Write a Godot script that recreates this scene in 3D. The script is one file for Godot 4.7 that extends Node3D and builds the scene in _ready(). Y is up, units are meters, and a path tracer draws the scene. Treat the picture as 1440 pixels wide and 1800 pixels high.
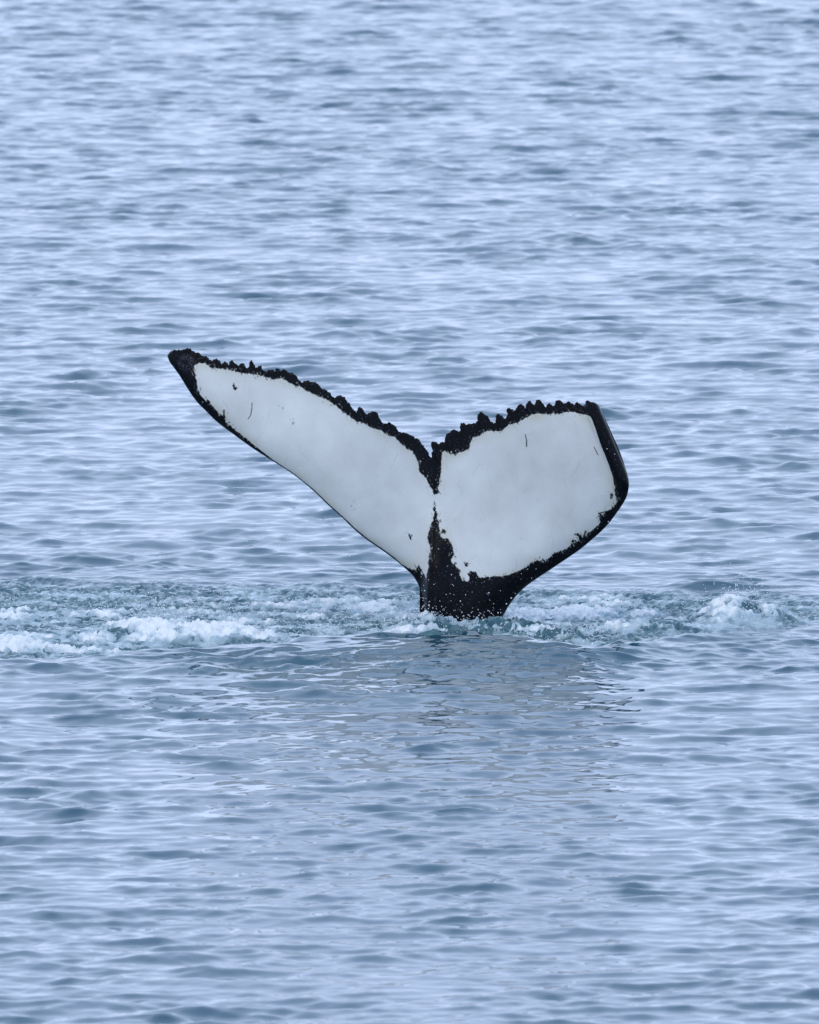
extends Node3D
# A humpback's raised tail in a grey-blue sea, seen through a long lens from about two hundred metres.

const EYE_HEIGHT := 18.06
const EYE_BACK := 199.2
const PITCH := 4.9
const DEEP := 2.0                    # the churned water is longer away from the eye than it looks
const N := 512                      # side of the wave spectrum
const PX := 0.00504                 # metres on the tail's plane for one step of the tail's measurements

var wave_h := [PackedFloat32Array(), PackedFloat32Array()]
var wave_x := [PackedFloat32Array(), PackedFloat32Array()]
var wave_z := [PackedFloat32Array(), PackedFloat32Array()]
var tile := [11.7, 17.3]
var turb := FastNoiseLite.new()
var lumps := FastNoiseLite.new()
var broad := FastNoiseLite.new()
var ragged := FastNoiseLite.new()
var rng := RandomNumberGenerator.new()


func _ready() -> void:
	# ---- camera
	var cam := Camera3D.new()
	cam.name = "camera"
	var lens := CameraAttributesPhysical.new()
	lens.frustum_focal_length = 528.9
	lens.frustum_focus_distance = 200.0
	lens.frustum_near = 1.0
	lens.frustum_far = 6000.0
	lens.exposure_aperture = 4.6
	cam.attributes = lens
	cam.fov = 2.6
	cam.near = 1.0
	cam.far = 6000.0
	add_child(cam)
	cam.position = Vector3(0, EYE_HEIGHT, EYE_BACK)
	cam.rotation_degrees = Vector3(-PITCH, 0, 0)
	cam.current = true
	# ---- sky and light
	var sky_material := ProceduralSkyMaterial.new()
	sky_material.sky_top_color = Color(0.63, 0.86, 1.30).linear_to_srgb()
	sky_material.sky_horizon_color = Color(0.965, 1.175, 1.63).linear_to_srgb()
	sky_material.sky_curve = 0.35
	sky_material.ground_bottom_color = Color(0.05, 0.09, 0.12).linear_to_srgb()
	sky_material.ground_horizon_color = Color(0.4, 0.5, 0.65).linear_to_srgb()
	sky_material.sun_angle_max = 1.0
	sky_material.sky_cover = cloud_cover()
	sky_material.sky_cover_modulate = Color(1, 1, 1, 1)
	var sky := Sky.new()
	sky.sky_material = sky_material
	var env := Environment.new()
	env.background_mode = Environment.BG_SKY
	env.sky = sky
	env.background_energy_multiplier = 0.93
	env.tonemap_mode = Environment.TONE_MAPPER_LINEAR
	env.tonemap_exposure = 1.0
	env.sdfgi_enabled = true
	env.ssao_enabled = true
	env.ssil_enabled = true
	var world := WorldEnvironment.new()
	world.name = "world"
	world.environment = env
	add_child(world)
	var sun := DirectionalLight3D.new()
	sun.name = "sun"
	sun.light_energy = 0.25
	sun.light_color = Color(1.0, 0.97, 0.92)
	sun.light_angular_distance = 25.0
	sun.shadow_enabled = true
	add_child(sun)
	sun.rotation_degrees = Vector3(-48, -28, 0)

	# ---- the noises that shape the water
	rng.seed = 71
	set_noise(turb, 11, 5.0, 3)
	set_noise(lumps, 23, 4.2, 3)
	set_noise(broad, 37, 0.22, 2)
	set_noise(ragged, 51, 1.6, 4)
	make_waves()

	build_sea()
	build_tail()
	build_foam()
	build_spray()


func set_noise(n: FastNoiseLite, s: int, frequency: float, octaves: int) -> void:
	n.noise_type = FastNoiseLite.TYPE_SIMPLEX_SMOOTH
	n.seed = s
	n.frequency = frequency
	n.fractal_type = FastNoiseLite.FRACTAL_FBM
	n.fractal_octaves = octaves


func tag(o: Node3D, label := "", category := "", group := "", kind := "") -> void:
	if label: o.set_meta("label", label)
	if category: o.set_meta("category", category)
	if group: o.set_meta("group", group)
	if kind: o.set_meta("kind", kind)


func cloud_cover() -> ImageTexture:
	var n := FastNoiseLite.new()
	set_noise(n, 5, 0.9, 4)
	var im := Image.create(256, 128, false, Image.FORMAT_RGBAF)
	for y in 128:
		var up := (0.5 - (y + 0.5) / 128.0) * PI
		for x in 256:
			var a := x / 256.0 * TAU
			var v := n.get_noise_3d(cos(a) * cos(up) * 2.0, sin(up) * 5.0, sin(a) * cos(up) * 2.0)
			var c := clampf(0.10 + 0.2 * v, 0.0, 1.0)
			im.set_pixel(x, y, Color(c, c, c, 1.0) if up > 0.0 else Color(0, 0, 0, 1))
	return ImageTexture.create_from_image(im)


# ---------------------------------------------------------------- waves
func fft(re: PackedFloat32Array, im: PackedFloat32Array, cs: PackedFloat32Array, sn: PackedFloat32Array, rev: PackedInt32Array) -> void:
	for i in N:
		var j := rev[i]
		if j > i:
			var t := re[i]; re[i] = re[j]; re[j] = t
			t = im[i]; im[i] = im[j]; im[j] = t
	var half := 1
	while half < N:
		var step := N / (half * 2)
		for k in half:
			var c := cs[k * step]
			var s := sn[k * step]
			for a in range(k, N, half * 2):
				var b := a + half
				var br := re[b] * c - im[b] * s
				var bi := re[b] * s + im[b] * c
				re[b] = re[a] - br
				im[b] = im[a] - bi
				re[a] += br
				im[a] += bi
		half *= 2


func fft_square(f: Array) -> void:      # f = [re, im], N*N each, in place
	var cs := PackedFloat32Array(); var sn := PackedFloat32Array(); var rev := PackedInt32Array()
	cs.resize(N); sn.resize(N); rev.resize(N)
	var bits := int(round(log(N) / log(2.0)))
	for i in N:
		cs[i] = cos(TAU * i / N); sn[i] = sin(TAU * i / N)
		var r := 0
		for b in bits:
			if i & (1 << b): r |= 1 << (bits - 1 - b)
		rev[i] = r
	for turn in 2:
		var nr := PackedFloat32Array(); var ni := PackedFloat32Array()
		nr.resize(N * N); ni.resize(N * N)
		for y in N:
			var re: PackedFloat32Array = f[0].slice(y * N, y * N + N)
			var im: PackedFloat32Array = f[1].slice(y * N, y * N + N)
			fft(re, im, cs, sn, rev)
			for x in N:                  # stored transposed, so that the second turn runs over columns and turns it back
				nr[x * N + y] = re[x]
				ni[x * N + y] = im[x]
		f[0] = nr
		f[1] = ni


func make_waves() -> void:
	# a wind sea: equal steepness per octave from metre-long waves to hand-long ripples, running mostly towards the camera
	var sets := []
	for q in 3:
		var a := PackedFloat32Array(); var b := PackedFloat32Array()
		a.resize(N * N); b.resize(N * N)
		sets.append([a, b])
	var dk: float = TAU / tile[0]
	for j in N:
		var kz := (j if j < N / 2 else j - N) * dk
		for i in N:
			var kx := (i if i < N / 2 else i - N) * dk
			var k := sqrt(kx * kx + kz * kz)
			if k < 0.9 or k > 64.0:
				continue
			var wave_len := TAU / k
			var s := pow(k, -1.80)
			s *= smoothstep(1.7, 0.6, wave_len) * 0.88 + 0.12          # little swell
			s *= 0.8 + 0.2 * smoothstep(0.05, 0.40, wave_len)
			var cosine := kz / k
			s *= sqrt(0.11 + 0.89 * pow(absf(cosine), 3.5))
			var re := rng.randfn() * s
			var im := rng.randfn() * s
			var at := j * N + i
			sets[0][0][at] = re; sets[0][1][at] = im
			sets[1][0][at] = -im * kx / k; sets[1][1][at] = re * kx / k
			sets[2][0][at] = -im * kz / k; sets[2][1][at] = re * kz / k
	for f in sets:
		fft_square(f)
	# scale to the wanted steepness along z (index = z * N + x)
	for p in 2:
		var h: PackedFloat32Array = sets[0][p]
		var cell: float = tile[p] / N
		var sum := 0.0
		for i in range(0, N * N - N, 7):
			var d := (h[i + N] - h[i]) / cell
			sum += d * d
		var want := 0.089 if p == 0 else 0.072
		var m := want / sqrt(sum / (N * N / 7.0))
		var hx: PackedFloat32Array = sets[1][p]
		var hz: PackedFloat32Array = sets[2][p]
		for i in N * N:
			h[i] *= m
			hx[i] *= m
			hz[i] *= m
		wave_h[p] = h
		wave_x[p] = hx
		wave_z[p] = hz


func wave_at(x: float, z: float) -> Vector3:
	var out := Vector3.ZERO
	for p in 2:
		var u: float; var v: float
		if p == 0:
			u = x * N / tile[0]; v = z * N / tile[0]
		else:
			u = (x * 0.94 - z * 0.34 + 3.1) * N / tile[1]; v = (x * 0.34 + z * 0.94 + 7.7) * N / tile[1]
		var fu := floorf(u); var fv := floorf(v)
		var i := int(fu) & (N - 1); var j := int(fv) & (N - 1)
		var i1 := (i + 1) & (N - 1); var j1 := ((j + 1) & (N - 1)) * N
		j *= N
		fu = u - fu; fv = v - fv
		var a := (1.0 - fu) * (1.0 - fv); var b := (1.0 - fu) * fv; var c := fu * (1.0 - fv); var d := fu * fv
		var h: PackedFloat32Array = wave_h[p]
		out.y += h[i + j] * a + h[i + j1] * b + h[i1 + j] * c + h[i1 + j1] * d
		var hx: PackedFloat32Array = wave_x[p]
		var hz: PackedFloat32Array = wave_z[p]
		var ox := hx[i + j] * a + hx[i + j1] * b + hx[i1 + j] * c + hx[i1 + j1] * d
		var oz := hz[i + j] * a + hz[i + j1] * b + hz[i1 + j] * c + hz[i1 + j1] * d
		if p == 0:
			out.x += ox; out.z += oz
		else:
			out.x += ox * 0.94 + oz * 0.34; out.z += -ox * 0.34 + oz * 0.94
	return out


# ---------------------------------------------------------------- what the whale does to the water
const RIM := [[-6.0, 2.2], [-3.6, 1.95], [-2.4, 1.55], [-1.2, 1.15], [0.0, 0.85], [0.9, 1.15], [1.6, 1.5], [2.4, 0.75], [3.4, 0.15], [4.4, -0.4], [6.0, -1.0]]

func rim(x: float) -> float:
	if x <= RIM[0][0]: return RIM[0][1]
	for i in range(1, RIM.size()):
		if x <= RIM[i][0]:
			return lerpf(RIM[i - 1][1], RIM[i][1], (x - RIM[i - 1][0]) / (RIM[i][0] - RIM[i - 1][0]))
	return RIM[-1][1]


func bump(x: float, z: float, x0: float, z0: float, rx: float, rz: float) -> float:
	var a := (x - x0) / rx
	var b := (z - z0) / rz
	return exp(-a * a - b * b)


func upset(x: float, far: float) -> Vector4:      # (lift, churn, calm, aeration)
	var z := far / DEEP
	if z < -3.2 or z > 9.0 or absf(x) > 8.0:
		return Vector4.ZERO
	var r := rim(x) + 0.16 * ragged.get_noise_2d(x * 0.7, 4.0)
	var back := -1.75 + 0.12 * x + 0.3 * ragged.get_noise_2d(x * 0.5, 9.0)
	var ends := smoothstep(6.4, 4.8, x + 1.6) * smoothstep(-7.5, -5.5, x)
	var churn := smoothstep(back - 0.25, back + 0.35, z) * smoothstep(r + 0.12, r - 0.25, z) * ends
	var lift := -0.05 * churn
	var past := z - r
	lift += (0.05 + 0.075 * exp(-pow((x - 0.4) / 1.6, 2.0))) * exp(-pow(past - 0.2, 2.0) / (0.06 if past < 0.2 else 1.2)) * ends * smoothstep(3.6, 1.0, x)
	var calm := smoothstep(0.0, 0.5, past) * smoothstep(4.0, 1.2, past) * smoothstep(-3.4, -1.2, x) * smoothstep(3.4, 1.6, x)
	# the breaking crest on the left, the one on the right
	lift += 0.13 * bump(x, z, -2.15, 0.55, 0.75, 0.34) + 0.07 * bump(x, z, -1.45, 0.8, 0.35, 0.25) + 0.09 * bump(x, z, -3.6, 0.9, 0.7, 0.4)
	lift += 0.20 * bump(x, z, 2.85, -0.15, 0.30, 0.30) + 0.10 * bump(x, z, 3.25, -0.1, 0.22, 0.22) + 0.07 * bump(x, z, 2.2, 0.3, 0.5, 0.3)
	# water piled against the tail stock
	lift += 0.06 * bump(x, z, 0.75, 0.30, 0.45, 0.22) + 0.03 * bump(x, z, 0.15, 0.35, 0.3, 0.25)
	var heap := bump(x, z, 0.75, 0.42, 0.75, 0.26) + 0.7 * bump(x, z, 1.55, 0.85, 0.45, 0.22) + 0.6 * bump(x, z, 0.1, 0.2, 0.25, 0.2)
	lift += heap * (0.05 + 0.13 * ragged.get_noise_2d(x * 1.6 + 3.0, z * 2.0))
	return Vector4(lift, churn, calm, churn * (0.55 + 0.6 * ragged.get_noise_2d(x * 0.6 + 20.0, z * 0.4)))


func height_at(x: float, z: float, u: Vector4) -> float:
	var w := wave_at(x, z).y
	var h := w * (1.0 - 0.55 * u.y) * (1.0 + 0.35 * u.z) + u.x
	if u.y > 0.02:
		var t := turb.get_noise_2d(x, z * 0.8)
		h += u.y * (0.045 * (1.0 - 2.6 * absf(t)) + 0.02 * t)
	return h


func build_sea() -> void:
	var xs := steps(-9.0, -5.4, 0.08) + steps(-5.4, 5.4, 0.0275) + steps(5.4, 9.0, 0.08)
	var zs := steps(-115.0, -92.0, 0.25) + steps(-92.0, -6.0, 0.085) + steps(-6.0, 4.8, 0.036) + steps(4.8, 36.0, 0.07) + steps(36.0, 46.0, 0.15)
	xs = widen(xs); zs = widen(zs)
	var nx := xs.size(); var nz := zs.size()
	var v := PackedVector3Array(); var normals := PackedVector3Array(); var colors := PackedColorArray()
	v.resize(nx * nz); normals.resize(nx * nz); colors.resize(nx * nz)
	var deep := Color(0.013, 0.072, 0.114)
	var milky := Color(0.060, 0.15, 0.165)
	var froth := Color(0.42, 0.53, 0.58)
	for j in nz:
		var z := zs[j]
		var cz := zs[mini(j + 1, nz - 1)] - zs[maxi(j - 1, 0)]
		for i in nx:
			var x := xs[i]
			var cell := maxf(cz, xs[mini(i + 1, nx - 1)] - xs[maxi(i - 1, 0)]) * 0.5
			var at := j * nx + i
			var tint := deep
			var p := Vector3(x, 0.0, z)
			if cell < 3.0:
				var u := upset(x, z)
				var w := wave_at(x, z)
				var gust := (1.0 + 0.34 * broad.get_noise_2d(x, z * 0.6)) * (1.0 + 0.75 * ragged.get_noise_2d(x * 0.45 + 60.0, z * 0.22))
				var fade := gust * clampf(0.9 / cell, 0.0, 1.0)
				var k := fade * (1.0 - 0.55 * u.y) * (1.0 + 0.35 * u.z)
				var chop := fade * 0.95 * (1.0 - u.y) * (1.0 - 0.1 * u.z)
				p.y = w.y * k + u.x
				p.x += w.x * chop
				p.z += w.z * chop
				if u.y > 0.02:
					var t := turb.get_noise_2d(x, z * 0.8)
					p.y += u.y * (0.045 * (1.0 - 2.6 * absf(t)) + 0.02 * t)
					tint = deep.lerp(milky, clampf(u.w, 0.0, 1.0))
					var film := ragged.get_noise_2d(x * 0.8 + 40.0, z * 0.7) + 0.7 * lumps.get_noise_2d(x * 0.7 + 5.0, z * 0.5)
					tint = tint.lerp(froth, u.y * smoothstep(0.0, 0.55, film + 0.06) * 0.85)
				elif u.z > 0.0:
					p.y += 0.006 * u.z * turb.get_noise_2d(x * 0.9, z * 0.75)
					tint = deep.lerp(milky, 0.12 * u.z)
			v[at] = p
			colors[at] = tint
	for j in nz:
		for i in nx:
			var ex := v[j * nx + mini(i + 1, nx - 1)] - v[j * nx + maxi(i - 1, 0)]
			var ez := v[mini(j + 1, nz - 1) * nx + i] - v[maxi(j - 1, 0) * nx + i]
			normals[j * nx + i] = ez.cross(ex).normalized()
	var index := PackedInt32Array()
	index.resize((nx - 1) * (nz - 1) * 6)
	var n := 0
	for j in nz - 1:
		for i in nx - 1:
			var a := j * nx + i
			index[n] = a; index[n + 1] = a + 1; index[n + 2] = a + nx
			index[n + 3] = a + 1; index[n + 4] = a + nx + 1; index[n + 5] = a + nx
			n += 6
	var arrays := []
	arrays.resize(Mesh.ARRAY_MAX)
	arrays[Mesh.ARRAY_VERTEX] = v
	arrays[Mesh.ARRAY_NORMAL] = normals
	arrays[Mesh.ARRAY_COLOR] = colors
	arrays[Mesh.ARRAY_INDEX] = index
	var mesh := ArrayMesh.new()
	mesh.add_surface_from_arrays(Mesh.PRIMITIVE_TRIANGLES, arrays)
	var m := StandardMaterial3D.new()
	m.vertex_color_use_as_albedo = true
	m.roughness = 0.07
	m.metallic_specular = 0.42
	var o := MeshInstance3D.new()
	o.name = "sea"
	o.mesh = mesh
	o.material_override = m
	tag(o, "rippled grey blue sea water filling the whole view", "", "", "structure")
	add_child(o)
	print("sea ", nx, "x", nz, " t=", Time.get_ticks_msec())


func steps(a: float, b: float, d: float) -> PackedFloat32Array:
	var out := PackedFloat32Array()
	var n := int(round((b - a) / d))
	for i in n:
		out.append(a + (b - a) * i / n)
	return out


func widen(s: PackedFloat32Array) -> PackedFloat32Array:
	var out := PackedFloat32Array()
	var d := 0.15
	var p := s[s.size() - 1] + d
	var high := PackedFloat32Array()
	while p < 2600.0:
		high.append(p)
		d *= 1.13
		p += d
	d = 0.15
	p = s[0] - d
	while p > -2600.0:
		out.append(p)
		d *= 1.13
		p -= d
	out.reverse()
	return out + s + high


# ---------------------------------------------------------------- the tail
# Outlines measured in steps of PX: x to the right of the middle of the sea view, y downwards, the water line at 1095.
const TRAIL_LEFT := [294,621, 303,615, 320,613.6, 326,612, 332,611.5, 338,616, 342,619, 349,619.5, 353,624, 357,625, 362.5,624.5, 367,631, 373,633.5, 376,631, 379,629.5, 384,632, 387,638.5, 391,638.5, 395,635, 399,639.5, 402,642, 404,635, 408.5,633.5, 413,638, 419,643, 423,638.5, 428,638, 431,645, 438,645.5, 439.5,633.5, 443,633, 447,643, 452,645.5, 453.5,642.5, 458,642.5, 462,650, 466.5,652.5, 473,650, 481,651, 483.5,655, 485.5,648, 489,647, 492.5,651, 499.5,648.5, 504,651, 508,655, 512.5,654, 518.5,658.5, 523,665.5, 530,671.5, 536,670, 541,668, 547,671.5, 554,672, 561,678.5, 566,682.5, 573,685.5, 580,691.5, 587,699, 592,696, 597.5,695.5, 603.5,698, 608.5,703.5, 612,707.5, 617,715, 622.5,721, 627.5,724.5, 631,716, 635,716, 640,723, 645.5,728.5, 649.5,725.5, 657,723, 662,725.5, 665,733, 670,740, 673.5,744.5, 680,744.5, 683,742, 688,744.5, 693.5,748.5, 698.5,755.5, 704,760, 710,761, 718,763, 724.5,766, 729,770, 735,772, 740,778.5, 745.5,786, 750.5,794, 756,802.5, 759,804]
const TRAIL_RIGHT := [759,804, 760,794, 759,779.5, 765,777.5, 772.5,780.5, 777.5,776.5, 782,777.5, 784.5,763, 790,762, 794.5,756.5, 799.5,756, 804,759, 809,758.5, 811,745, 815,744, 819.5,747, 824.5,744.5, 831,745, 835,744.5, 840,741, 841.5,727.5, 846.5,725, 853.5,729, 860,738, 866.5,744.5, 872,742, 873,730, 877,728, 884,733, 889,737, 892.5,730, 892,719.5, 897,718, 905,722, 909,715.5, 915.5,711, 921,714, 925,719.5, 927.5,706.5, 931,705, 936.5,710.5, 940.5,711.5, 943,704, 948.5,702.5, 952.5,708, 957.5,717, 961.5,713, 965.5,708.5, 972,714, 976,713, 977.5,705, 984,704.5, 989.5,709, 994.5,709.5, 998.5,706, 1005,710.5, 1009,713, 1013,707.5, 1018.5,710.5, 1023.5,714.5, 1029,711.5, 1031.5,704, 1035,705, 1038,708]
const LEAD_LEFT := [294,621, 293.5,625, 297.7,635, 305,645, 315,659, 326,677, 337,694, 347,707, 358,718, 381.5,741, 412,764, 445,788, 481,811, 516,834, 548,860, 575,886, 601.7,910, 622,930, 645,949, 671,967, 694,984, 715,1002, 727,1014, 736,1030, 741,1048, 743,1066, 743,1095, 738,1150]
const LEAD_RIGHT := [900,1150, 884,1095, 889,1076, 902,1055.5, 920,1035.5, 942,1019, 966,1003, 1000,980, 1020,966, 1038,951, 1056,935, 1071,919, 1083,903, 1092,890, 1100,876, 1104,862, 1105,849, 1103,836, 1099,822, 1093,804, 1086,786, 1078,768, 1070,750, 1063,735, 1056.5,722, 1052,713, 1047,708.5, 1042,706.5, 1038,708]
const WHITE := [342.6,638.4, 348,636, 356,636.5, 362,637.5, 369,644, 379,645.5, 393,647, 405,649, 417,652, 429,655, 443,656, 455,657.5, 467,661, 476,664.5, 485,665.5, 494,663.5, 504,668, 514,675, 528,678.5, 537,684.5, 549,690.5, 561,696.5, 573,700, 585,708, 598,718, 608,726.5, 620,735, 627,740, 639,742, 650,749.5, 658,753, 670,755, 681,765, 693,767, 704,777.5, 714,788, 725,792, 731,802.5, 736,815, 737,828.5, 744.5,834, 752,844, 756,855, 762,862, 767,861, 771,855, 773,844, 775,832, 776,811, 777,798, 782,791, 791,798, 802,796.5, 812,794, 824,788, 830,770, 843,766, 853.5,757, 867,756.5, 882,756.5, 893,747, 909,742, 922,735.5, 935,727.5, 948.5,726, 962,727.5, 972,726, 983,727.5, 993,723.5, 1006.5,723.5, 1020,726, 1033,729, 1038,732, 1042,741, 1047.5,756.5, 1055,780, 1063,799, 1070,817, 1076.5,836, 1079,851.5, 1080.5,862, 1083,873, 1083,881, 1078,891, 1065,899, 1054,907, 1054,920, 1041,931, 1028,941, 1020,949, 1006.5,954.5, 993,965, 975,970, 964,981, 935,986, 922,997, 904,1005, 888,1010, 864,1011, 853,1013, 842,1013, 835.5,1002, 826.5,1002, 824.5,1020, 813,1018, 806.5,998, 793,984.5, 798,971, 795.5,958, 786.5,944.5, 775.5,944.5, 771,920, 764.5,913, 758,918, 752,944, 756,960, 755.5,971, 753,993, 749,1015.5, 744,1006, 736,990, 733,999, 727,1001, 718,998, 704,990, 696,981.5, 673,964.5, 647,947, 624,928, 603,908, 576.5,884, 549.5,858, 517,832, 482,809, 450,784, 430,768, 412,753, 400,743.5, 396,741, 394.5,720, 390,729, 381.5,722, 374.5,713, 360,701, 351,691.5, 347,682, 345,665.5, 341.5,649, 340,642]


func to_points(list: Array) -> PackedVector2Array:
	var out := PackedVector2Array()
	for i in range(0, list.size(), 2):
		out.append(Vector2(list[i], list[i + 1]))
	return out


func lengths(p: PackedVector2Array) -> PackedFloat32Array:
	var out := PackedFloat32Array([0.0])
	for i in range(1, p.size()):
		out.append(out[i - 1] + p[i].distance_to(p[i - 1]))
	return out


func along(p: PackedVector2Array, l: PackedFloat32Array, s: float) -> Vector2:
	var want := s * l[l.size() - 1]
	var i := clampi(l.bsearch(want), 1, p.size() - 1)
	var t := clampf((want - l[i - 1]) / maxf(l[i] - l[i - 1], 1e-6), 0.0, 1.0)
	# Catmull-Rom through the measured points, so that the outline is round
	var a := p[maxi(i - 2, 0)]; var d := p[mini(i + 1, p.size() - 1)]
	return p[i - 1].cubic_interpolate(p[i], a, d, t)


func mapped(s: float, knots: Array) -> float:
	for i in range(1, knots.size()):
		if s <= knots[i][0]:
			return lerpf(knots[i - 1][1], knots[i][1], (s - knots[i - 1][0]) / (knots[i][0] - knots[i - 1][0]))
	return knots[-1][1]


func tail_depth(x: float, y: float) -> float:       # metres towards the camera of the middle of the flukes, from measurements x, y
	var left := maxf(0.0, 765.0 - x) * PX
	var right := maxf(0.0, x - 765.0) * PX
	var up := maxf(0.0, 1095.0 - y) * PX
	var d := -0.075 * left * left - 0.05 * left + 0.16 * right - 0.04 * right * right
	d += 0.15 * pow(right / 1.7, 2.0) * up
	d -= 0.05 * up                                     # the tail leans a little away
	d += 0.05 * sin(clampf((y - 620.0) / 380.0, 0.0, 1.0) * PI) * smoothstep(0.1, 0.8, left + right)
	# the right tip is rolled over towards the camera
	var e := (Vector2(x, y) - Vector2(1040, 706)).dot(Vector2(0.922, -0.386))
	if e > -20.0 and x > 1000.0:
		var q := (e + 4.5) / 13.5
		d += 0.07 * sqrt(maxf(0.0, 1.0 - q * q)) * smoothstep(905.0, 840.0, y)
	# the keel under the tail stock, steep on its left
	var grow := smoothstep(880.0, 1050.0, y)
	var kx := lerpf(765.0, 752.0, clampf((y - 880.0) / 190.0, 0.0, 1.0))
	var o := (x - kx) * PX
	d += 0.17 * grow * (exp(-o * o / 0.0030) if o < 0.0 else exp(-o * o / 0.12))
	return d


func build_tail() -> void:
	var tail := Node3D.new()
	tail.name = "whale"
	tag(tail, "black and white whale tail raised out of the sea, both flukes spread", "whale")
	add_child(tail)
	tail.position = Vector3(0, 0, 0)
	var cols := []                                        # each [lead point, smoothed trail point, offset of the real trail point, base share]
	for side in 2:
		var tr := to_points(TRAIL_LEFT if side == 0 else TRAIL_RIGHT)
		var ld := to_points(LEAD_LEFT if side == 0 else LEAD_RIGHT)
		if side == 0:
			ld.append(Vector2(770, 1190)); ld.append(Vector2(815, 1200))
		else:
			ld.insert(0, Vector2(860, 1190)); ld.insert(0, Vector2(815, 1200))
		var lt := lengths(tr); var ll := lengths(ld)
		var total: float = ll[-1]
		var knots: Array
		if side == 0:
			knots = [[0.0, 0.0], [0.88, 638.0 / total], [0.95, 700.0 / total], [1.0, 1.0]]
		else:
			var low: float = 128.0 / total
			knots = [[0.0, 0.0], [0.07, low], [0.16, low + 60.0 / total], [0.55, low + 200.0 / total], [0.86, low + 345.0 / total], [1.0, 1.0]]
		var count := 620 if side == 0 else 460
		var raw := PackedVector2Array()
		for c in count + 1:
			raw.append(along(tr, lt, float(c) / count))
		var knob := raw.duplicate()                           # rounded, knobbly rather than saw-toothed
		for c in range(1, count):
			var sum := Vector2.ZERO; var weight := 0.0
			for q in range(maxi(0, c - 3), mini(count, c + 3) + 1):
				var g := exp(-pow((q - c) / 1.8, 2.0))
				sum += raw[q] * g; weight += g
			var across := (raw[mini(c + 6, count)] - raw[maxi(c - 6, 0)]).normalized().orthogonal()
			if across.y > 0.0: across = -across
			var ends := smoothstep(0.0, 12.0, c) * smoothstep(0.0, 12.0, count - c)
			knob[c] = sum / weight + across * ends * (1.1 + 2.4 * maxf(-0.4, lumps.get_noise_2d(raw[c].x * 0.045, side * 50.0 + raw[c].y * 0.045)))
		raw = knob
		for c in count + 1:
			if side == 1 and c == 0:
				continue
			var sum := Vector2.ZERO; var weight := 0.0
			var reach := mini(16, mini(c, count - c))
			for q in range(c - reach, c + reach + 1):
				sum += raw[q]; weight += 1.0
			var smooth := sum / weight
			var share := 0.0
			for q in range(-6, 7):
				share += mapped(clampf((c + q * minf(1.0, minf(c, count - c) / 6.0) * 4.0) / count, 0.0, 1.0), knots) / 13.0
			cols.append([along(ld, ll, share), smooth, raw[c] - smooth])
	var rows := 60
	var rim_points := to_points(LEAD_LEFT)
	rim_points.append(Vector2(730, 1300))
	rim_points.append(Vector2(910, 1300))
	rim_points.append_array(to_points(LEAD_RIGHT))
	var st := SurfaceTool.new()
	var back := SurfaceTool.new()
	st.begin(Mesh.PRIMITIVE_TRIANGLES); back.begin(Mesh.PRIMITIVE_TRIANGLES)
	st.set_smooth_group(0); back.set_smooth_group(0)
	var nc := cols.size()
	for c in nc:
		var lead: Vector2 = cols[c][0]
		var smooth: Vector2 = cols[c][1]
		var tooth: Vector2 = cols[c][2]
		var span := lead.distance_to(smooth) * PX
		for r in rows + 1:
			var t := float(r) / rows
			var v := 0.5 - 0.5 * cos(t * PI)                # finer towards both edges
			var p := lead.lerp(smooth, v) + tooth * smoothstep(0.86, 1.0, v)
			var base := smoothstep(880.0, 1070.0, p.y)
			var reach := lerpf(0.46, 0.40, base)
			var inset := INF                                # distance from the leading edge
			for i in range(1, rim_points.size()):
				inset = minf(inset, Geometry2D.get_closest_point_to_segment(p, rim_points[i - 1], rim_points[i]).distance_squared_to(p))
			inset = minf(sqrt(inset) * PX, v * span)
			var q := clampf(inset / reach, 0.0, 1.0)
			q = q * (1.0 - 0.18 * q * q) / 0.82
			var share := inset / (inset + (1.0 - v) * span + 0.001)
			var thick := lerpf(0.095, 0.18, base) * sqrt(maxf(0.0, 1.0 - (1.0 - q) * (1.0 - q))) * lerpf(1.0, 0.2, smoothstep(0.1, 1.0, share))
			var edge := clampf((1.0 - v) * span / 0.03, 0.0, 1.0)
			thick *= sqrt(1.0 - (1.0 - edge) * (1.0 - edge))
			var mid := tail_depth(p.x, p.y)
			var x := (p.x - 720.0) * PX
			var y := (1095.0 - p.y) * PX + mid * 0.0875
			st.set_uv(Vector2((p.x - 280.0) / 840.0, (p.y - 590.0) / 630.0))
			st.add_vertex(Vector3(x, y, mid + thick))
			back.add_vertex(Vector3(x, y, mid - thick))
	for c in nc - 1:
		for r in rows:
			var a := c * (rows + 1) + r
			var b := a + rows + 1
			for i in [a, a + 1, b, b, a + 1, b + 1]: st.add_index(i)
			for i in [a, b, a + 1, b, b + 1, a + 1]: back.add_index(i)
	st.generate_normals(); back.generate_normals()
	var mesh := st.commit()
	back.commit(mesh)
	var skin := StandardMaterial3D.new()
	skin.albedo_texture = skin_print()
	skin.texture_repeat = false
	skin.roughness = 0.24
	skin.metallic_specular = 0.17
	mesh.surface_set_material(0, skin)
	var dark := StandardMaterial3D.new()
	dark.albedo_color = Color(0.012, 0.014, 0.02).linear_to_srgb()
	dark.roughness = 0.35
	dark.metallic_specular = 0.3
	mesh.surface_set_material(1, dark)
	var o := MeshInstance3D.new()
	o.name = "tail_flukes"
	o.mesh = mesh
	tail.add_child(o)
	print("tail t=", Time.get_ticks_msec())


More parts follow.
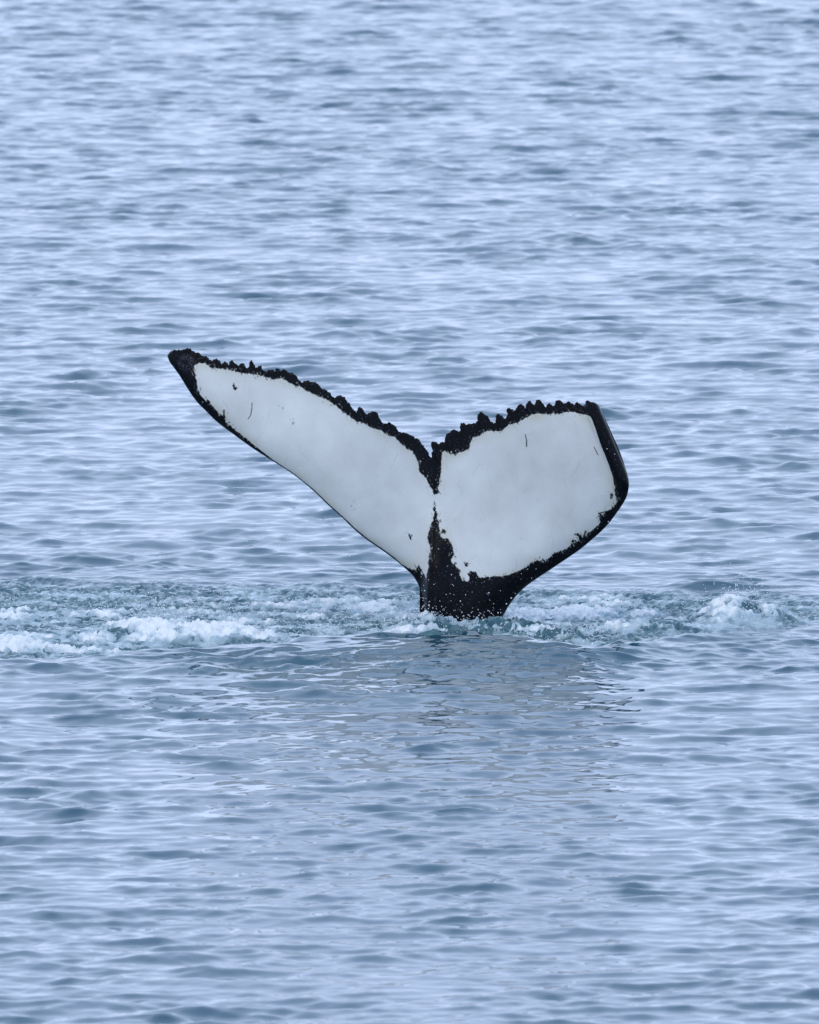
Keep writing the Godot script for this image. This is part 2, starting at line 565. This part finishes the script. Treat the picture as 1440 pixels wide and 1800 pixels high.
func fill(im: Image, poly: PackedVector2Array, c: Color) -> void:
	var low := INF; var high := -INF
	for p in poly:
		low = minf(low, p.y); high = maxf(high, p.y)
	for y in range(maxi(int(low), 0), mini(int(high) + 1, im.get_height())):
		var cuts := []
		for i in poly.size():
			var a := poly[i]; var b := poly[(i + 1) % poly.size()]
			if (a.y <= y + 0.5) != (b.y <= y + 0.5):
				cuts.append(a.x + (y + 0.5 - a.y) / (b.y - a.y) * (b.x - a.x))
		cuts.sort()
		for i in range(0, cuts.size() - 1, 2):
			im.fill_rect(Rect2i(int(round(cuts[i])), y, int(round(cuts[i + 1])) - int(round(cuts[i])), 1), c)


func skin_print() -> ImageTexture:
	# the pigment: a white field with a frayed black margin, scars and flecks
	var w := 1260; var h := 945; var k := 1.5
	var mask := Image.create(w, h, false, Image.FORMAT_L8)
	var poly := PackedVector2Array()
	for p in to_points(WHITE):
		poly.append((p - Vector2(280, 590)) * k)
	fill(mask, poly, Color.WHITE)
	for b in [[765, 886, 2.0, 3.5], [764, 893, 2.5, 5], [766, 902, 3.5, 6], [765, 911, 3.5, 5], [771, 915, 2.5, 3], [780, 933, 4, 3.5], [766, 864, 7, 4], [801, 988, 2.5, 2.5], [820, 990, 3, 4], [829, 1007, 6, 6],
			[413, 680, 4, 3], [411, 677, 2, 3], [497, 715.5, 1.6, 1.6], [515, 742, 1.6, 2.6], [403, 740, 1.6, 1.6], [721, 940, 2.4, 4.5], [722, 945, 1.5, 3], [618, 888, 3, 1.6], [1046, 944, 3, 6], [1014, 938, 5, 2.5], [1020, 943, 3, 6], [1009, 950, 5, 2.5], [1056, 905, 6, 3], [1074, 871, 3, 5], [365, 706, 4, 6]]:
		for y in range(-int(b[3] * k) - 1, int(b[3] * k) + 2):
			for x in range(-int(b[2] * k) - 1, int(b[2] * k) + 2):
				if pow(x / (b[2] * k), 2) + pow(y / (b[3] * k), 2) <= 1.0:
					mask.set_pixel(int((b[0] - 280) * k) + x, int((b[1] - 590) * k) + y, Color.BLACK)
	var soft: Image = mask.duplicate()
	soft.resize(w / 12, h / 12, Image.INTERPOLATE_LANCZOS)
	soft.resize(w, h, Image.INTERPOLATE_CUBIC)
	var wide: Image = mask.duplicate()
	wide.resize(w / 45, h / 45, Image.INTERPOLATE_LANCZOS)
	wide.resize(w, h, Image.INTERPOLATE_CUBIC)
	# healed scratches and rake marks, as faint strokes
	var rake := Image.create(w, h, false, Image.FORMAT_L8)
	for i in 300:
		var p := Vector2(rng.randf_range(80, w - 60), rng.randf_range(60, h - 200))
		var d := Vector2.from_angle(rng.randf_range(0.9, 2.6)) * rng.randf_range(0.5, 1.0)
		var bend := rng.randfn() * 0.006
		var shade := rng.randf_range(0.15, 0.6)
		for q in rng.randi_range(10, 70):
			p += d
			d = d.rotated(bend)
			var c := Vector2i(clampi(int(p.x), 0, w - 2), clampi(int(p.y), 0, h - 2))
			rake.set_pixel(c.x, c.y, Color(shade, shade, shade))
			if i % 3 == 0: rake.set_pixel(c.x + 1, c.y, Color(shade, shade, shade))
	for i in 420:
		var shade := rng.randf_range(0.2, 0.85)
		rake.fill_rect(Rect2i(rng.randi_range(60, w - 60), rng.randi_range(40, h - 160), rng.randi_range(1, 3), rng.randi_range(1, 3)), Color(shade, shade, shade))
	for s in [[443, 706, 443, 717, 1.2], [443, 717, 441, 728, 1.7], [441, 728, 436, 735, 1.2], [924, 764, 926, 774, 1.6], [926, 774, 926, 784, 2.2], [394, 720, 393, 742, 3], [1044, 785, 1051, 799, 1.0], [1052, 902, 1075, 897, 2.5], [1030, 933, 1024, 950, 3]]:
		for q in 40:
			var p := (Vector2(s[0], s[1]).lerp(Vector2(s[2], s[3]), q / 39.0) - Vector2(280, 590)) * k
			var r: float = s[4] * k * 0.5
			rake.fill_rect(Rect2i(int(p.x - r), int(p.y - r), maxi(2, int(r * 2)), maxi(1, int(r * 2))), Color.WHITE)
	var near: Image = mask.duplicate()
	near.resize(w / 2, h / 2, Image.INTERPOLATE_BILINEAR)
	near.resize(w, h, Image.INTERPOLATE_CUBIC)
	var a := soft.get_data(); var b2 := near.get_data(); var a3 := wide.get_data(); var a4 := rake.get_data()
	var fray := FastNoiseLite.new(); set_noise(fray, 3, 0.11, 3)
	var tone := FastNoiseLite.new(); set_noise(tone, 8, 0.012, 4)
	var wash := FastNoiseLite.new(); set_noise(wash, 28, 0.0038, 2)
	var grain := FastNoiseLite.new(); set_noise(grain, 9, 0.35, 2)
	var fleck := FastNoiseLite.new(); set_noise(fleck, 19, 0.16, 2)
	var out := PackedByteArray()
	out.resize(w * h * 3)
	for y in h:
		for x in w:
			var i := y * w + x
			var s := a[i] / 255.0
			var v := b2[i] / 255.0 * 0.5 + s * 0.5
			if s > 0.02 and s < 0.98 and (x < 1120 or y > 390 or y < 205):
				var above := ((590.0 + y / k) - 790.0) - ((280.0 + x / k) - 450.0) * 0.847
				var loose := 0.22 if above > -32.0 and x < 640 and x > 240 else 1.0
				v += loose * (0.46 * fray.get_noise_2d(x * 0.9 + y * 0.3, y * 0.5) + 0.50 * fray.get_noise_2d((x * 0.88 - y * 0.46) * 1.7, (x * 0.46 + y * 0.88) * 0.32 + 500.0) + 0.34 * grain.get_noise_2d(x, y))
			v = smoothstep(0.32, 0.68, v)
			if a4[i] > 235: v *= 0.12
			var t := tone.get_noise_2d(x, y)
			var g := grain.get_noise_2d(x, y)
			var m := 1.0 + 0.08 * t + 0.07 * g + 0.11 * wash.get_noise_2d(x, y)
			var edge := a3[i] / 255.0
			var warm := smoothstep(0.97, 0.45, edge) * clampf(0.10 + 0.2 * t, 0.0, 1.0)
			m *= 1.0 - 0.26 * (a4[i] / 255.0) - 0.07 * smoothstep(1.0, 0.5, edge) * (1.0 + 2.0 * t)
			var cr := 0.685 * m - 0.02 * warm
			var cg := 0.705 * m - 0.06 * warm
			var cb := 0.70 * m - 0.4 * warm
			var dk := 0.0035 + 0.002 * t
			var f := fleck.get_noise_2d(x, y * 1.2)
			if f > 0.56:
				dk += (f - 0.56) * 0.9
			var ring := 1.0 - absf(Vector2(x - 69, y - 66).length() - 14.0) / 13.0
			if ring > 0.0:
				dk += 0.16 * ring * maxf(0.0, fleck.get_noise_2d(x * 1.4, y * 1.4 + 300.0))
			var red := lerpf(dk * 0.8, cr, v); var green := lerpf(dk, cg, v); var blue := lerpf(dk * 1.6, cb, v)
			out[i * 3] = int(255.0 * pow(clampf(red, 0.0, 1.0), 0.4545))
			out[i * 3 + 1] = int(255.0 * pow(clampf(green, 0.0, 1.0), 0.4545))
			out[i * 3 + 2] = int(255.0 * pow(clampf(blue, 0.0, 1.0), 0.4545))
	return ImageTexture.create_from_image(Image.create_from_data(w, h, false, Image.FORMAT_RGB8, out))


# ---------------------------------------------------------------- foam
func build_foam() -> void:
	var m := StandardMaterial3D.new()
	m.albedo_color = Color.WHITE
	m.vertex_color_use_as_albedo = true
	m.roughness = 0.75
	m.metallic_specular = 0.3
	# each patch: label, then blobs of x, z, half width, half depth, weight
	foam("white foam crest breaking left of the tail, in the foreground of the churned water", m, [[-2.25, 0.62, 0.36, 0.30, 1.55], [-1.75, 0.72, 0.44, 0.22, 1.5], [-1.35, 0.85, 0.22, 0.14, 1.2], [-2.75, 0.75, 0.32, 0.24, 0.8]])
	foam("long foam streaks at the left edge, running in front of the churned water", m, [[-3.5, 1.15, 0.6, 0.28, 1.25], [-3.0, 1.3, 0.45, 0.16, 1.1], [-2.55, 1.4, 0.28, 0.08, 0.85], [-3.9, 1.7, 0.5, 0.2, 1.1]])
	foam("small foam heap at the left edge, behind the long streaks", m, [[-3.55, -0.35, 0.28, 0.30, 1.15], [-3.9, -0.2, 0.4, 0.4, 1.0]])
	foam("thin lacy foam behind the breaking crest on the left", m, [[-2.7, -0.5, 0.5, 0.4, 0.62], [-2.0, -0.6, 0.5, 0.4, 0.62], [-1.5, -0.2, 0.4, 0.3, 0.6]])
	foam("broad lumpy foam just left of the tail, behind it", m, [[-0.9, -0.9, 0.40, 0.35, 0.95], [-0.35, -0.85, 0.35, 0.40, 1.05], [-0.05, -0.5, 0.25, 0.35, 0.9], [-0.9, -0.35, 0.3, 0.12, 0.8], [-1.3, -1.0, 0.3, 0.25, 0.7]])
	foam("bright foam bank just right of the tail, behind it", m, [[1.05, -0.5, 0.30, 0.4, 1.25], [1.5, -0.55, 0.40, 0.40, 1.4], [1.75, -1.1, 0.35, 0.25, 0.9], [2.1, -0.5, 0.2, 0.18, 0.9], [0.9, -0.05, 0.2, 0.2, 0.9]])
	foam("thin foam ribbon between the bright foam bank and the right hand splash", m, [[2.35, 0.1, 0.28, 0.16, 0.9], [1.9, 0.45, 0.3, 0.18, 0.68], [1.3, 0.6, 0.35, 0.2, 0.62]])
	foam("foaming splash at the far right, rising from a small breaking wave", m, [[2.85, -0.12, 0.24, 0.25, 1.15], [3.2, -0.05, 0.20, 0.14, 1.05], [3.0, -0.5, 0.3, 0.2, 0.7]])
	foam("splash of foam against the foot of the tail, at the water line", m, [[0.10, 0.26, 0.28, 0.2, 0.95], [0.5, 0.4, 0.3, 0.12, 0.66], [-0.2, 0.5, 0.3, 0.15, 0.75]])
	print("foam t=", Time.get_ticks_msec())


func foam(label: String, m: Material, blobs: Array) -> void:
	var x0 := INF; var x1 := -INF; var z0 := INF; var z1 := -INF
	for b in blobs:
		x0 = minf(x0, b[0] - b[2] * 1.7); x1 = maxf(x1, b[0] + b[2] * 1.7)
		z0 = minf(z0, (b[1] - b[3] * 1.7) * DEEP); z1 = maxf(z1, (b[1] + b[3] * 1.7) * DEEP)
	var dx := 0.011; var dz := 0.026
	var nx := int((x1 - x0) / dx) + 2; var nz := int((z1 - z0) / dz) + 2
	var v := PackedVector3Array(); var thick := PackedFloat32Array()
	v.resize(nx * nz); thick.resize(nx * nz)
	var colors := PackedColorArray()
	colors.resize(nx * nz)
	for j in nz:
		var z := z0 + j * dz
		for i in nx:
			var x := x0 + i * dx
			var f := 0.0
			for b in blobs:
				f = maxf(f, b[4] * bump(x, z / DEEP, b[0], b[1], b[2], b[3]))
			var t := -1.0
			if f > 0.12:
				t = f - 0.56 + 0.80 * ragged.get_noise_2d(x * 0.85, z * 0.95) + 0.45 * lumps.get_noise_2d(x * 0.8, z * 0.9)
			var u := upset(x, z)
			var h := height_at(x, z, u)
			var rise := -0.012
			var pale := 0.0
			if t > 0.0:
				var billow := 1.0 - 1.9 * absf(lumps.get_noise_2d(x * 0.9 + 9.0, z * 0.6))
				rise = 0.042 * sqrt(clampf(t, 0.0, 1.0)) * clampf(billow, 0.1, 1.0) + 0.009 * lumps.get_noise_2d(x * 3.0, z * 2.0) + 0.004
				pale = clampf(smoothstep(0.0, 0.45, t) * (0.55 + 0.6 * billow) + 0.35 * lumps.get_noise_2d(x * 2.2, z * 1.4 + 70.0), 0.0, 1.0)
			colors[j * nx + i] = Color(0.34, 0.45, 0.51).lerp(Color(0.80, 0.83, 0.84), pale)
			v[j * nx + i] = Vector3(x, h + rise, z)
			thick[j * nx + i] = t
	var index := PackedInt32Array()
	for j in nz - 1:
		for i in nx - 1:
			var a := j * nx + i
			if maxf(maxf(thick[a], thick[a + 1]), maxf(thick[a + nx], thick[a + nx + 1])) > 0.0:
				index.append_array([a, a + 1, a + nx, a + 1, a + nx + 1, a + nx])
	if index.is_empty():
		return
	var arrays := []
	arrays.resize(Mesh.ARRAY_MAX)
	arrays[Mesh.ARRAY_VERTEX] = v
	arrays[Mesh.ARRAY_COLOR] = colors
	arrays[Mesh.ARRAY_INDEX] = index
	var rough := ArrayMesh.new()
	rough.add_surface_from_arrays(Mesh.PRIMITIVE_TRIANGLES, arrays)
	var st := SurfaceTool.new()
	st.create_from(rough, 0)
	st.generate_normals()
	st.optimize_indices_for_cache()
	var o := MeshInstance3D.new()
	o.name = "foam"
	o.mesh = st.commit()
	o.material_override = m
	tag(o, label, "foam", "foam on the churned water round the tail")
	add_child(o, true)


# ---------------------------------------------------------------- spray
func build_spray() -> void:
	var drop := SphereMesh.new()
	drop.radius = 1.0
	drop.height = 2.0
	drop.radial_segments = 6
	drop.rings = 3
	var m := StandardMaterial3D.new()
	m.albedo_color = Color(0.82, 0.87, 0.9).linear_to_srgb()
	m.roughness = 0.3
	drop.material = m
	var places := []
	# [how many, x, z, spread x, spread z, height, largest radius]
	for c in [[300, -0.5, 0.35, 0.75, 0.30, 0.10, 0.006], [60, 0.4, 0.30, 0.6, 0.14, 0.20, 0.006], [130, 0.08, 0.22, 0.16, 0.10, 0.17, 0.0045], [90, 0.45, 0.34, 0.3, 0.08, 0.09, 0.005], [200, -2.4, -0.8, 1.0, 0.35, 0.10, 0.008], [420, 2.95, -0.1, 0.32, 0.25, 0.26, 0.0055], [160, 1.2, 0.7, 0.6, 0.25, 0.08, 0.007], [120, -2.1, 0.6, 0.5, 0.25, 0.24, 0.007], [90, 1.5, -0.6, 0.5, 0.4, 0.2, 0.007]]:
		for i in c[0]:
			var x: float = c[1] + rng.randfn() * c[3] * 0.7
			var z: float = (c[2] + rng.randfn() * c[4] * 0.7) * DEEP
			var up: float = absf(rng.randfn()) * c[5] * 0.6
			places.append([Vector3(x, height_at(x, z, upset(x, z)) + up, z), rng.randf_range(0.0025, c[6])])
	# drops that run off the flukes
	for i in 300:
		var px := rng.randf_range(380.0, 1090.0)
		var py := rng.randf_range(760.0, 1080.0)
		places.append([Vector3((px - 720.0) * PX, (1095.0 - py) * PX, rng.randf_range(0.25, 0.7)), rng.randf_range(0.002, 0.0045)])
	# drops that cling to the wet tail stock
	for i in 170:
		var px := 748.0 + rng.randf() * 134.0
		var py := 1086.0 - pow(rng.randf(), 1.25) * 120.0
		if ragged.get_noise_2d(px * 0.022, py * 0.035) < 0.10 or px > 905.0 - (1090.0 - py) * 0.1:
			continue
		var r := 0.0018 + 0.0058 * pow(rng.randf(), 2.5)
		places.append([Vector3((px - 720.0) * PX, (1095.0 - py) * PX, tail_depth(px, py) + 0.19 + rng.randf() * 0.08), r])
	var mm := MultiMesh.new()
	mm.transform_format = MultiMesh.TRANSFORM_3D
	mm.mesh = drop
	mm.instance_count = places.size()
	for i in places.size():
		var r: float = places[i][1]
		mm.set_instance_transform(i, Transform3D(Basis().scaled(Vector3(r, r * 1.15, r)), places[i][0]))
	var o := MultiMeshInstance3D.new()
	o.name = "water_spray"
	o.multimesh = mm
	tag(o, "fine white water drops flying round the tail and over the foam", "spray", "", "stuff")
	add_child(o)
